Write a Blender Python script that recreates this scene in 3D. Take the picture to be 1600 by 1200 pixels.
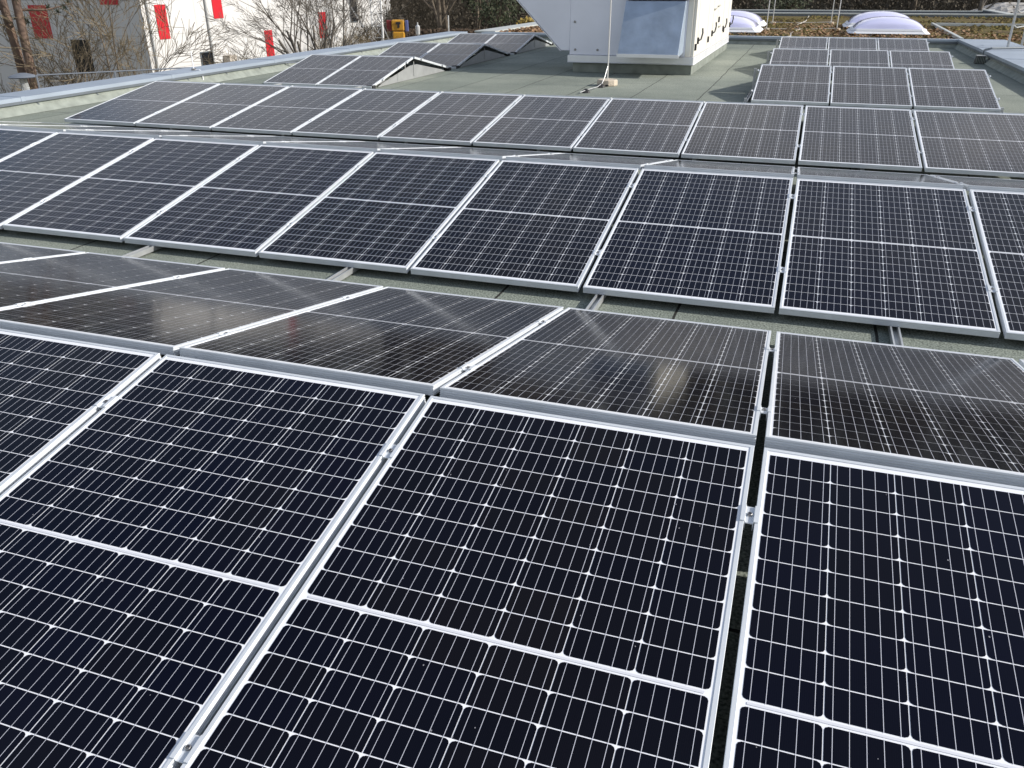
import bpy, math, random
from mathutils import Vector, Matrix, noise
R = math.radians
sc = bpy.context.scene
for o in list(bpy.data.objects): bpy.data.objects.remove(o)
col = sc.collection

# ------------------------------------------------------------------ camera
cam_d = bpy.data.cameras.new('camera'); cam = bpy.data.objects.new('camera', cam_d); col.objects.link(cam)
cam_d.sensor_fit = 'HORIZONTAL'; cam_d.sensor_width = 36.0
cam_d.lens = 36.0*1282.34/1600.0
cam_d.clip_start = 0.05; cam_d.clip_end = 4000
yaw, pitch, roll = R(-18.7797), R(26.167), R(-0.2304)
fw = Vector((math.sin(yaw)*math.cos(pitch), math.cos(yaw)*math.cos(pitch), -math.sin(pitch)))
rt0 = Vector((math.cos(yaw), -math.sin(yaw), 0)); up0 = rt0.cross(fw)
rt = math.cos(roll)*rt0 + math.sin(roll)*up0; up = -math.sin(roll)*rt0 + math.cos(roll)*up0
M = Matrix((rt, up, -fw)).transposed().to_4x4(); M.translation = Vector((2.0363, -2.1648, 1.1883))
cam.matrix_world = M
sc.camera = cam

# ------------------------------------------------------------------ world, sun, exposure
SUN_EL, SUN_AZ = 28.0, 80.0        # azimuth from +Y towards +X
w = bpy.data.worlds.new('World'); sc.world = w; w.use_nodes = True
nt = w.node_tree; nt.nodes.clear()
def N(nt, t, **k):
    n = nt.nodes.new(t)
    for a, b in k.items(): setattr(n, a, b)
    return n
wo = N(nt, 'ShaderNodeOutputWorld'); bg = N(nt, 'ShaderNodeBackground'); bg.inputs['Strength'].default_value = 0.135
sky = N(nt, 'ShaderNodeTexSky', sky_type='NISHITA', sun_disc=False)
sky.sun_elevation = R(SUN_EL); sky.sun_rotation = R(SUN_AZ); sky.air_density = 1.0; sky.dust_density = 1.4; sky.ozone_density = 1.0
tc = N(nt, 'ShaderNodeTexCoord'); mp = N(nt, 'ShaderNodeMapping'); mp.inputs['Scale'].default_value = (1.0, 1.0, 2.6)
nz = N(nt, 'ShaderNodeTexNoise'); nz.inputs['Scale'].default_value = 2.3; nz.inputs['Detail'].default_value = 8; nz.inputs['Roughness'].default_value = 0.58
rp = N(nt, 'ShaderNodeValToRGB'); rp.color_ramp.elements[0].position = 0.36; rp.color_ramp.elements[1].position = 0.62
rp.color_ramp.elements[1].color = (0.85, 0.85, 0.85, 1)
mx = N(nt, 'ShaderNodeMix', data_type='RGBA'); mx.inputs[7].default_value = (8.6, 8.4, 8.3, 1)
L = nt.links.new
L(tc.outputs['Generated'], mp.inputs['Vector']); L(mp.outputs[0], nz.inputs['Vector']); L(nz.outputs['Fac'], rp.inputs[0])
sp = N(nt, 'ShaderNodeVectorMath', operation='DOT_PRODUCT'); sp.inputs[1].default_value = (-.20, 0, 1); L(tc.outputs['Generated'], sp.inputs[0])
mr = N(nt, 'ShaderNodeMapRange'); mr.interpolation_type = 'SMOOTHSTEP'; mr.inputs['From Min'].default_value = .42; mr.inputs['From Max'].default_value = .68; mr.inputs['To Min'].default_value = 1; mr.inputs['To Max'].default_value = .14
L(sp.outputs['Value'], mr.inputs['Value'])
cm = N(nt, 'ShaderNodeMath', operation='MULTIPLY'); L(rp.outputs[0], cm.inputs[0]); L(mr.outputs[0], cm.inputs[1]); L(cm.outputs[0], mx.inputs[0]); L(sky.outputs[0], mx.inputs[6]); L(mx.outputs[2], bg.inputs['Color']); L(bg.outputs[0], wo.inputs[0])
sd = bpy.data.lights.new('sun', 'SUN'); sd.energy = 5.0; sd.angle = R(0.53); sd.color = (1.0, 0.955, 0.89)
so = bpy.data.objects.new('sun', sd); col.objects.link(so)
a = R(90-SUN_AZ); e = R(SUN_EL)
sdir = Vector((math.cos(e)*math.cos(a), math.cos(e)*math.sin(a), math.sin(e)))
so.rotation_euler = sdir.to_track_quat('Z', 'Y').to_euler(); so.location = sdir*40
sc.view_settings.view_transform = 'Standard'; sc.view_settings.look = 'None'; sc.view_settings.gamma = 1; sc.view_settings.exposure = 0.2
sc.view_settings.use_curve_mapping = False

# ------------------------------------------------------------------ materials
def mat(name, c, rough=.6, metal=0., spec=.5, coat=0., coat_rough=.03, var=0., vscale=4., bump=0., bscale=40., c2=None, detail=5., trans=0.):
    m = bpy.data.materials.new(name); m.use_nodes = True; t = m.node_tree
    b = t.nodes['Principled BSDF']
    b.inputs['Base Color'].default_value = (*c, 1); b.inputs['Roughness'].default_value = rough
    b.inputs['Metallic'].default_value = metal; b.inputs['Specular IOR Level'].default_value = spec
    b.inputs['Coat Weight'].default_value = coat; b.inputs['Coat Roughness'].default_value = coat_rough; b.inputs['Coat IOR'].default_value = 1.265
    if trans: b.inputs['Transmission Weight'].default_value = trans
    tcn = N(t, 'ShaderNodeTexCoord')
    if var or c2:
        n = N(t, 'ShaderNodeTexNoise'); n.inputs['Scale'].default_value = vscale; n.inputs['Detail'].default_value = detail
        t.links.new(tcn.outputs['Object'], n.inputs['Vector'])
        r = N(t, 'ShaderNodeValToRGB'); r.color_ramp.elements[0].position = .32; r.color_ramp.elements[1].position = .68
        d = c2 if c2 else tuple(x*(1-var) for x in c)
        r.color_ramp.elements[0].color = (*d, 1); r.color_ramp.elements[1].color = (*(c if c2 else tuple(min(1, x*(1+var*.6)) for x in c)), 1)
        t.links.new(n.outputs['Fac'], r.inputs[0]); t.links.new(r.outputs[0], b.inputs['Base Color'])
    if bump:
        n = N(t, 'ShaderNodeTexNoise'); n.inputs['Scale'].default_value = bscale; n.inputs['Detail'].default_value = 4
        t.links.new(tcn.outputs['Object'], n.inputs['Vector'])
        bp = N(t, 'ShaderNodeBump'); bp.inputs['Strength'].default_value = bump; bp.inputs['Distance'].default_value = .02
        t.links.new(n.outputs['Fac'], bp.inputs['Height']); t.links.new(bp.outputs[0], b.inputs['Normal'])
    return m

M_alu = mat('anodised_aluminium', (.63, .66, .69), .45, .25, var=.06, vscale=9)
M_rail = mat('rail_aluminium', (.46, .475, .48), .4, .6, var=.12, vscale=12)
M_steel = mat('bolt_steel', (.30, .29, .28), .35, .9)
M_back = mat('white_backsheet', (.78, .79, .82), .5, 0, .3, 1, .10)
M_bus = mat('busbar_silver', (.56, .57, .63), .5, .1, .4, 1, .10)
M_ribbon = mat('cross_ribbon', (.64, .65, .69), .5, .1, .4, 1, .10)
M_speck = mat('dirt_speck', (.20, .20, .22), .8)
# cells: tone differs from cell to cell
M_cell = mat('silicon_cell', (.006, .007, .014), .6, 0, .0, 1, .10)
def _cell():
    t = M_cell.node_tree; b = t.nodes['Principled BSDF']
    at = N(t, 'ShaderNodeAttribute', attribute_name='tone')
    r = N(t, 'ShaderNodeValToRGB'); el = r.color_ramp.elements
    el[0].position = 0; el[0].color = (.0012, .0017, .0085, 1); el[1].position = 1; el[1].color = (.0060, .0048, .0050, 1)
    x = el.new(.55); x.color = (.0018, .002, .0052, 1)
    oi = N(t, 'ShaderNodeObjectInfo'); ad = N(t, 'ShaderNodeMath', operation='MULTIPLY_ADD'); ad.inputs[1].default_value = .35
    mu = N(t, 'ShaderNodeMath', operation='MULTIPLY'); mu.inputs[1].default_value = .7
    t.links.new(at.outputs['Fac'], mu.inputs[0]); t.links.new(oi.outputs['Random'], ad.inputs[0]); t.links.new(mu.outputs[0], ad.inputs[2])
    t.links.new(ad.outputs[0], r.inputs[0])
    # fine contact fingers and a little dust
    tcn = N(t, 'ShaderNodeTexCoord'); wv = N(t, 'ShaderNodeTexWave', wave_type='BANDS', bands_direction='X'); wv.inputs['Scale'].default_value = 75
    wv.inputs['Distortion'].default_value = 0
    t.links.new(tcn.outputs['Object'], wv.inputs['Vector'])
    dn = N(t, 'ShaderNodeTexNoise'); dn.inputs['Scale'].default_value = 2.2; dn.inputs['Detail'].default_value = 4; dn.inputs['Roughness'].default_value = .5
    t.links.new(tcn.outputs['Object'], dn.inputs['Vector'])
    m1 = N(t, 'ShaderNodeMath', operation='MULTIPLY'); m1.inputs[1].default_value = .002; t.links.new(wv.outputs['Fac'], m1.inputs[0])
    m2 = N(t, 'ShaderNodeMath', operation='MULTIPLY_ADD'); m2.inputs[1].default_value = .0018; t.links.new(dn.outputs['Fac'], m2.inputs[0]); t.links.new(m1.outputs[0], m2.inputs[2])
    mxx = N(t, 'ShaderNodeMix', data_type='RGBA'); mxx.inputs[7].default_value = (.45, .45, .48, 1)
    t.links.new(m2.outputs[0], mxx.inputs[0]); t.links.new(r.outputs[0], mxx.inputs[6]); t.links.new(mxx.outputs[2], b.inputs['Base Color'])
_cell()
M_black = mat('black_rubber', (.012, .012, .013), .6)
M_plate = mat('galvanised_plate', (.36, .37, .37), .5, .5, var=.12, vscale=5)
M_coping = mat('coping_metal', (.34, .395, .465), .45, .35, var=.10, vscale=1.5)
M_copedge = mat('coping_edge', (.13, .15, .17), .5, .3, var=.1)
M_upstand = mat('upstand_felt', (.25, .275, .245), .9, var=.22, vscale=7, bump=.5, bscale=150)
M_white = mat('unit_white_paint', (.70, .72, .80), .45, 0, .5, var=.10, vscale=.9, detail=8)
M_cream = mat('unit_cream_paint', (.66, .64, .58), .45, 0, .5, var=.03, vscale=2)
M_galv = mat('galvanised_hood', (.40, .475, .57), .38, .55, var=.18, vscale=3.2, detail=8, bump=.35, bscale=5)
M_flange = mat('unit_flange_alu', (.72, .73, .75), .4, .4, var=.05)
M_dark = mat('dark_opening', (.012, .012, .016), .7)
M_purple = mat('dark_louvre', (.05, .045, .07), .6)
M_felt_dark = mat('curb_felt', (.19, .21, .185), .9, var=.25, vscale=5, bump=.4, bscale=120)
M_concrete = mat('beige_concrete', (.50, .43, .34), .9, var=.15, vscale=20, bump=.4, bscale=90)
M_dome = mat('dome_acrylic', (.64, .64, .87), .3, 0, .6, 1, .06, var=.05, vscale=1.5)
M_domew = mat('dome_frame_white', (.80, .81, .83), .5)
M_facade = mat('white_facade', (.70, .69, .67), .6)
M_red = mat('red_panel', (.46, .008, .018), .5)
M_wdark = mat('dark_window', (.012, .014, .018), .15, 0, .6)
M_pipe = mat('downpipe_grey', (.42, .43, .43), .5, .3)
M_bark = mat('bare_bark', (.15, .12, .085), .9, c2=(.07, .055, .04), vscale=3)
M_bark2 = mat('grey_bark', (.17, .15, .125), .9, c2=(.08, .07, .06), vscale=3)
M_twig = mat('tan_twigs', (.20, .155, .09), .9, c2=(.10, .08, .05), vscale=.7)
M_pine = mat('pine_bark', (.20, .13, .09), .9, c2=(.10, .07, .055), vscale=3)
M_needle = mat('pine_needles', (.035, .05, .025), .8, c2=(.018, .028, .014), vscale=1.5)
M_brush = mat('winter_brush', (.095, .08, .058), .95, c2=(.045, .036, .024), vscale=.35, detail=8)
M_hedge = mat('brown_hedge', (.13, .09, .06), .95, c2=(.07, .05, .035), vscale=1.5)
M_ever = mat('evergreen_leaves', (.045, .055, .02), .8, c2=(.02, .028, .012), vscale=.8)
M_fors = mat('forsythia_yellow', (.30, .21, .04), .8, c2=(.18, .13, .03), vscale=3)
M_litter = mat('leaf_litter', (.20, .10, .045), .9, c2=(.32, .21, .12), vscale=11)
M_yellow = mat('yellow_paint', (.50, .25, .02), .45, var=.12, vscale=4)
M_maroon = mat('maroon_paint', (.16, .012, .016), .6)
M_blue = mat('blue_paint', (.09, .11, .26), .6)
M_mastw = mat('mast_white', (.74, .74, .73), .5)
M_lampg = mat('lamp_grey', (.17, .19, .22), .5, .3)
M_glass = mat('lamp_glass', (.75, .78, .78), .1, 0, .5, trans=.7)
M_rod = mat('rod_alu', (.58, .58, .57), .4, .5)
M_rust = mat('cable_sheath', (.45, .42, .38), .6)
M_gravel = mat('pale_gravel', (.52, .50, .47), .9, c2=(.30, .28, .25), vscale=2.2, detail=9, bump=.8, bscale=6)

# mineral felt roof: sheets a metre wide with dark overlaps, stains and granules
def m_roof():
    m = bpy.data.materials.new('mineral_felt'); m.use_nodes = True; t = m.node_tree; b = t.nodes['Principled BSDF']; LK = t.links.new
    tcn = N(t, 'ShaderNodeTexCoord')
    wn = N(t, 'ShaderNodeTexNoise'); wn.inputs['Scale'].default_value = .9; wn.inputs['Detail'].default_value = 3
    LK(tcn.outputs['Object'], wn.inputs['Vector'])
    vm = N(t, 'ShaderNodeVectorMath', operation='MULTIPLY_ADD'); vm.inputs[1].default_value = (.07, .07, 0)
    LK(wn.outputs['Color'], vm.inputs[0]); LK(tcn.outputs['Object'], vm.inputs[2])
    mpn = N(t, 'ShaderNodeMapping'); mpn.inputs['Rotation'].default_value = (0, 0, R(90)); mpn.inputs['Location'].default_value = (1.7, .37, 0)
    LK(vm.outputs[0], mpn.inputs['Vector'])
    bk = N(t, 'ShaderNodeTexBrick'); bk.offset = .43; bk.inputs['Scale'].default_value = 1; bk.inputs['Brick Width'].default_value = 3.6
    bk.inputs['Row Height'].default_value = .98; bk.inputs['Mortar Size'].default_value = .008; bk.inputs['Mortar Smooth'].default_value = .25
    bk.inputs['Color1'].default_value = (.225, .255, .238, 1); bk.inputs['Color2'].default_value = (.265, .292, .272, 1); bk.inputs['Mortar'].default_value = (.03, .03, .028, 1)
    LK(mpn.outputs[0], bk.inputs['Vector'])
    g = N(t, 'ShaderNodeTexNoise'); g.inputs['Scale'].default_value = 105; g.inputs['Detail'].default_value = 3; LK(tcn.outputs['Object'], g.inputs['Vector'])
    gr = N(t, 'ShaderNodeValToRGB'); gr.color_ramp.elements[0].position = .33; gr.color_ramp.elements[1].position = .66
    gr.color_ramp.elements[0].color = (.38, .39, .36, 1); gr.color_ramp.elements[1].color = (1.4, 1.38, 1.3, 1); LK(g.outputs['Fac'], gr.inputs[0])
    s = N(t, 'ShaderNodeTexNoise'); s.inputs['Scale'].default_value = .55; s.inputs['Detail'].default_value = 9; s.inputs['Roughness'].default_value = .65; LK(tcn.outputs['Object'], s.inputs['Vector'])
    sr = N(t, 'ShaderNodeValToRGB'); sr.color_ramp.elements[0].position = .3; sr.color_ramp.elements[1].position = .7
    sr.color_ramp.elements[0].color = (.62, .64, .63, 1); sr.color_ramp.elements[1].color = (1.12, 1.1, 1.06, 1); LK(s.outputs['Fac'], sr.inputs[0])
    m1 = N(t, 'ShaderNodeMix', data_type='RGBA', blend_type='MULTIPLY'); m1.inputs[0].default_value = 1; LK(bk.outputs['Color'], m1.inputs[6]); LK(gr.outputs[0], m1.inputs[7])
    m2 = N(t, 'ShaderNodeMix', data_type='RGBA', blend_type='MULTIPLY'); m2.inputs[0].default_value = 1; LK(m1.outputs[2], m2.inputs[6]); LK(sr.outputs[0], m2.inputs[7])
    LK(m2.outputs[2], b.inputs['Base Color']); b.inputs['Roughness'].default_value = .9; b.inputs['Specular IOR Level'].default_value = .25
    bp = N(t, 'ShaderNodeBump'); bp.inputs['Strength'].default_value = .5; bp.inputs['Distance'].default_value = .006
    LK(g.outputs['Fac'], bp.inputs['Height']); LK(bp.outputs[0], b.inputs['Normal'])
    return m
M_roof = m_roof()

def m_moss(name, cols, sc1=1.1, sc2=14):
    m = bpy.data.materials.new(name); m.use_nodes = True; t = m.node_tree; b = t.nodes['Principled BSDF']; LK = t.links.new
    tcn = N(t, 'ShaderNodeTexCoord')
    n1 = N(t, 'ShaderNodeTexNoise'); n1.inputs['Scale'].default_value = sc1; n1.inputs['Detail'].default_value = 12; n1.inputs['Roughness'].default_value = .72; LK(tcn.outputs['Object'], n1.inputs['Vector'])
    r = N(t, 'ShaderNodeValToRGB'); el = r.color_ramp.elements
    el[0].position = .30; el[0].color = (*cols[0], 1); el[1].position = .70; el[1].color = (*cols[-1], 1)
    for i, c in enumerate(cols[1:-1]):
        x = el.new(.30+.40*(i+1)/(len(cols)-1)); x.color = (*c, 1)
    LK(n1.outputs['Fac'], r.inputs[0])
    n2 = N(t, 'ShaderNodeTexNoise'); n2.inputs['Scale'].default_value = sc2; n2.inputs['Detail'].default_value = 6; LK(tcn.outputs['Object'], n2.inputs['Vector'])
    r2 = N(t, 'ShaderNodeValToRGB'); r2.color_ramp.elements[0].position = .35; r2.color_ramp.elements[1].position = .65
    r2.color_ramp.elements[0].color = (.4, .38, .36, 1); r2.color_ramp.elements[1].color = (1.35, 1.3, 1.2, 1); LK(n2.outputs['Fac'], r2.inputs[0])
    m2 = N(t, 'ShaderNodeMix', data_type='RGBA', blend_type='MULTIPLY'); m2.inputs[0].default_value = 1; LK(r.outputs[0], m2.inputs[6]); LK(r2.outputs[0], m2.inputs[7])
    LK(m2.outputs[2], b.inputs['Base Color']); b.inputs['Roughness'].default_value = .95; b.inputs['Specular IOR Level'].default_value = .15
    bp = N(t, 'ShaderNodeBump'); bp.inputs['Strength'].default_value = .9; bp.inputs['Distance'].default_value = .05
    LK(n2.outputs['Fac'], bp.inputs['Height']); LK(bp.outputs[0], b.inputs['Normal'])
    return m
M_moss = m_moss('moss_and_gravel', [(.045, .033, .022), (.10, .075, .05), (.13, .105, .04), (.12, .11, .035), (.19, .15, .11)])
M_ground = m_moss('winter_ground', [(.05, .04, .025), (.09, .075, .04), (.075, .075, .035), (.13, .11, .07)], .25, 3)

# facade with staggered panel joints
def m_facade():
    t = M_facade.node_tree; b = t.nodes['Principled BSDF']; LK = t.links.new
    tcn = N(t, 'ShaderNodeTexCoord'); sp = N(t, 'ShaderNodeSeparateXYZ'); LK(tcn.outputs['Object'], sp.inputs[0])
    ad = N(t, 'ShaderNodeMath', operation='ADD'); LK(sp.outputs[0], ad.inputs[0]); LK(sp.outputs[1], ad.inputs[1])
    cb = N(t, 'ShaderNodeCombineXYZ'); LK(ad.outputs[0], cb.inputs[0]); LK(sp.outputs[2], cb.inputs[1])
    bk = N(t, 'ShaderNodeTexBrick'); bk.offset = .37; bk.inputs['Scale'].default_value = 1; bk.inputs['Brick Width'].default_value = 2.45; bk.inputs['Row Height'].default_value = 1.61
    bk.inputs['Mortar Size'].default_value = .014; bk.inputs['Mortar Smooth'].default_value = .3
    bk.inputs['Color1'].default_value = (.54, .535, .525, 1); bk.inputs['Color2'].default_value = (.51, .505, .495, 1); bk.inputs['Mortar'].default_value = (.33, .33, .32, 1)
    mpn = N(t, 'ShaderNodeMapping'); mpn.inputs['Location'].default_value = (.9, 1.45, 0); LK(cb.outputs[0], mpn.inputs['Vector']); LK(mpn.outputs[0], bk.inputs['Vector'])
    LK(bk.outputs['Color'], b.inputs['Base Color'])
m_facade()

# ------------------------------------------------------------------ mesh helpers
class MB:
    def __init__(s): s.v = []; s.f = []; s.m = []; s.tone = []
    def quad(s, pts, mi=0, tone=0.):
        n = len(s.v); s.v += [tuple(p) for p in pts]; s.f.append(tuple(range(n, n+len(pts)))); s.m.append(mi); s.tone.append(tone)
    def box(s, x0, y0, z0, x1, y1, z1, mi=0):
        n = len(s.v)
        s.v += [(x0, y0, z0), (x1, y0, z0), (x1, y1, z0), (x0, y1, z0), (x0, y0, z1), (x1, y0, z1), (x1, y1, z1), (x0, y1, z1)]
        for f in ((3, 2, 1, 0), (4, 5, 6, 7), (0, 1, 5, 4), (1, 2, 6, 5), (2, 3, 7, 6), (3, 0, 4, 7)):
            s.f.append(tuple(n+i for i in f)); s.m.append(mi); s.tone.append(0.)
    def prism(s, poly, axis, a, b, mi=0):      # polygon in the two other axes, extruded along axis
        n = len(s.v); k = len(poly)
        def P(u, v, t): return (t, u, v) if axis == 'x' else ((u, t, v) if axis == 'y' else (u, v, t))
        s.v += [P(u, v, a) for u, v in poly] + [P(u, v, b) for u, v in poly]
        s.f.append(tuple(range(n+k-1, n-1, -1))); s.f.append(tuple(range(n+k, n+2*k))); s.m += [mi, mi]; s.tone += [0., 0.]
        for i in range(k):
            j = (i+1) % k; s.f.append((n+i, n+j, n+k+j, n+k+i)); s.m.append(mi); s.tone.append(0.)
    def tube(s, pts, rad, sides=6, mi=0, caps=True):
        pts = [Vector(p) for p in pts]
        if not hasattr(rad, '__len__'): rad = [rad]*len(pts)
        n = len(s.v); ref = None
        for i, p in enumerate(pts):
            d = (pts[min(i+1, len(pts)-1)]-pts[max(i-1, 0)]).normalized()
            if ref is None: ref = d.orthogonal().normalized()
            u = (ref-d*ref.dot(d))
            u = u.normalized() if u.length > 1e-6 else d.orthogonal().normalized()
            ref = u; v = d.cross(u)
            for k in range(sides):
                t = 2*math.pi*k/sides; q = p+(u*math.cos(t)+v*math.sin(t))*rad[i]; s.v.append(tuple(q))
        for i in range(len(pts)-1):
            for k in range(sides):
                k2 = (k+1) % sides
                s.f.append((n+i*sides+k, n+i*sides+k2, n+(i+1)*sides+k2, n+(i+1)*sides+k)); s.m.append(mi); s.tone.append(0.)
        if caps:
            s.f.append(tuple(n+k for k in range(sides-1, -1, -1))); e = n+(len(pts)-1)*sides; s.f.append(tuple(e+k for k in range(sides)))
            s.m += [mi, mi]; s.tone += [0., 0.]
    def lathe(s, prof, c=(0, 0, 0), sides=24, mi=0):
        n = len(s.v)
        for r, z in prof:
            for k in range(sides):
                t = 2*math.pi*k/sides; s.v.append((c[0]+r*math.cos(t), c[1]+r*math.sin(t), c[2]+z))
        for i in range(len(prof)-1):
            for k in range(sides):
                k2 = (k+1) % sides
                s.f.append((n+i*sides+k, n+i*sides+k2, n+(i+1)*sides+k2, n+(i+1)*sides+k)); s.m.append(mi); s.tone.append(0.)
        s.f.append(tuple(n+k for k in range(sides-1, -1, -1))); e = n+(len(prof)-1)*sides; s.f.append(tuple(e+k for k in range(sides)))
        s.m += [mi, mi]; s.tone += [0., 0.]
    def mesh(s, name, mats, smooth=False, tone=False):
        me = bpy.data.meshes.new(name); me.from_pydata(s.v, [], s.f)
        for m in (mats if isinstance(mats, (list, tuple)) else [mats]): me.materials.append(m)
        me.polygons.foreach_set('material_index', s.m)
        if smooth: me.polygons.foreach_set('use_smooth', [True]*len(s.f))
        if tone:
            at = me.attributes.new('tone', 'FLOAT', 'FACE'); at.data.foreach_set('value', s.tone)
        me.update(); return me
    def build(s, name, mats, parent=None, smooth=False, tone=False, bevel=0.):
        return link(name, s.mesh(name, mats, smooth, tone), parent, bevel)
def link(name, me, parent=None, bevel=0.):
    o = bpy.data.objects.new(name, me); col.objects.link(o)
    if parent: o.parent = parent
    if bevel:
        b = o.modifiers.new('bevel', 'BEVEL'); b.width = bevel; b.segments = 2; b.limit_method = 'ANGLE'
    return o
def tag(o, label, cat, group=None):
    o['label'] = label; o['category'] = cat
    if group: o['group'] = group
    return o
def thing(name, label, cat, loc=(0, 0, 0), group=None):
    o = bpy.data.objects.new(name, None); col.objects.link(o); o.location = loc; o.empty_display_size = .2
    return tag(o, label, cat, group)
def struct(o): o['kind'] = 'structure'; return o
def stuff(o): o['kind'] = 'stuff'; return o
def copy_tree(o, parent=None):
    c = o.copy(); col.objects.link(c)
    if parent: c.parent = parent
    for ch in [x for x in col.objects if x.parent == o]: copy_tree(ch, c)
    return c

# ------------------------------------------------------------------ roofs
ZR = -0.38
YF = 22.62                     # far kerb, inner face
XL, XR = -7.76, 5.52           # inner faces of side parapets
ZM = -0.245                    # moss roof level
b = MB(); b.quad([(-8.2, -9, ZR), (6.1, -9, ZR), (6.1, YF+.2, ZR), (-8.2, YF+.2, ZR)])
struct(b.build('roof', M_roof))
b = MB(); b.quad([(-7.3, YF+.22, ZM), (13, YF+.22, ZM), (13, 39.1, ZM), (-7.3, 39.1, ZM)]); b.quad([(6.52, 3, ZM), (13, 3, ZM), (13, YF+.22, ZM), (6.52, YF+.22, ZM)])
struct(b.build('moss_roof', M_moss))
# walls of the building under the roofs
b = MB(); b.box(-8.26, -9.1, -4.62, 6.0, YF+.1, -.46); b.box(-7.25, YF+.11, -4.62, 13.1, 46.3, -.5); b.box(6.01, 2.9, -4.62, 13.1, YF+.1, -.5)
tag(b.build('building_wall', M_facade), 'pale walls of the building that carries the solar roof', 'wall')

def parapet(name, label, x0, y0, x1, y1, inner, axis, zt, over, lap=.03, seams=None):
    """upstand + sheet-metal coping along one side; inner = +1/-1 side of the roof"""
    t = thing(name, label, 'parapet', ((x0+x1)/2, (y0+y1)/2, ZR))
    ox, oy = t.location.x, t.location.y
    bb = MB(); bb.box(x0-ox, y0-oy, -.02, x1-ox, y1-oy, zt-.05-ZR); bb.build('upstand', M_upstand, t)
    # canted fillet where the felt turns up, with lap joints
    bf = MB(); bc = MB(); be = MB()
    if axis == 'y':
        xi = (x1 if inner > 0 else x0)-ox
        bf.prism([(xi, .004), (xi+inner*.09, .004), (xi, .09)] if inner > 0 else [(xi, .004), (xi, .09), (xi+inner*.09, .004)], 'y', y0-oy, y1-oy)
        c0, c1 = (x0-ox-.05, x1-ox+lap) if inner > 0 else (x0-ox-lap, x1-ox+.05)
        zz = zt-ZR
        bc.box(c0, y0-oy-over, zz-.05, c1, y1-oy+over, zz)
        ys = [y0-oy+over+.8+2.95*k for k in range(int((y1-y0)/2.95))]
        for y in ys: bc.box(c0-.004, y-.03, zz-.054, c1+.004, y+.03, zz+.006)
        xe = c1 if inner > 0 else c0
        be.box(min(xe, xe-inner*.02), y0-oy-over, zz-.085, max(xe, xe-inner*.02), y1-oy+over, zz-.051)
        for k in range(int((y1-y0)/1.02)):
            y = y0-oy+.5+1.02*k+random.uniform(-.05, .05)
            be.prism([(y-.011, zz-.09), (y+.011, zz-.09), (y+.016, .13), (y+.06, .088), (y+.03, .088), (y-.008, .13)][::-1], 'x', min(xi, xi+inner*.004), max(xi, xi+inner*.004))
    else:
        yi = (y0 if inner < 0 else y1)-oy
        zz = zt-ZR
        bf.prism([(yi, .004), (yi, .09), (yi-.09, .004)], 'x', x0-ox, x1-ox)
        bc.box(x0-ox-over, y0-oy-lap, zz-.05, x1-ox+over, y1-oy+.04, zz)
        be.box(x0-ox-over, y0-oy-lap, zz-.10, x1-ox+over, y0-oy-lap+.02, zz-.051)
    bf.build('felt_fillet', M_upstand, t); bc.build('coping', M_coping, t); be.build('drip_edge', M_copedge, t)
    return t
random.seed(3)
parapet('roof_parapet', 'low parapet with blue grey metal coping along the left roof edge', -8.26, -9, XL, YF-.05, 1, 'y', -.165, 0)
parapet('roof_parapet', 'low parapet with broad blue grey coping along the right roof edge', XR, -2, 6.5, YF-.05, -1, 'y', -.165, 0)
parapet('roof_kerb', 'straight metal capped kerb between the felt roof and the mossy roof', -7.3, YF, 6.5, YF+.2, -1, 'x', -.18, 0)
# flat clip and raised joints
# kerbs of the far roof
def kerb(name, label, x0, y0, x1, y1, z0, z1, m=M_upstand, mtop=M_coping):
    t = thing(name, label, 'kerb', ((x0+x1)/2, (y0+y1)/2, z0)); ox, oy = t.location.x, t.location.y
    b = MB(); b.box(x0-ox, y0-oy, 0, x1-ox, y1-oy, z1-z0-.045); b.build('upstand', M_copedge, t)
    b = MB(); b.box(x0-ox-.03, y0-oy-.03, z1-z0-.045, x1-ox+.03, y1-oy+.03, z1-z0); b.build('coping', mtop, t)
    return t
M_copl = mat('pale_coping', (.50, .52, .50), .5, .3, var=.08)
kerb('roof_kerb', 'pale capped kerb along the left edge of the mossy far roof', -7.6, YF+.3, -7.0, 39, -.5, -.155, mtop=M_copl)
kerb('roof_kerb', 'nearer of the two pale strips closing the mossy roof', -7, 39.1, 13, 39.5, -.5, -.115, mtop=M_copl)
kerb('roof_kerb', 'farther of the two pale strips, beyond the dark gutter', -7, 46, 9.7, 46.4, -.9, -.20, mtop=M_copl)
t = kerb('roof_kerb', 'short slanting end of the dark gutter near the ladder', 0, 0, .3, 6.4, -.5, -.125, mtop=M_copl); t.location = (9.72, 42.75, -.5)
b = MB(); b.quad([(-7, 39.5, -.46), (9.8, 39.5, -.46), (9.8, 46, -.46), (-7, 46, -.46)]); struct(b.build('gutter_roof', mat('gutter_felt', (.03, .035, .05), .8, var=.2)))
# edging strips on the moss roof by the right parapet
def strip(label, p, q, wd=.09, h=.09):
    p, q = Vector(p), Vector(q); d = (q-p); ln = d.length; t = MB(); t.box(-wd/2, 0, 0, wd/2, ln, h)
    o = t.build('edging_strip', M_copl, None, bevel=.008); o.location = p; o.rotation_euler = (0, 0, math.atan2(-d.x, d.y)); return tag(o, label, 'edging')
strip('pale metal edging running back from the kerb corner across the moss', (5.62, YF+.25, ZM), (5.86, 31.6, ZM))
strip('long pale edging crossing the moss behind the ladder', (5.95, 31.5, ZM), (12.9, 30.9, ZM), .12)

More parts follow.
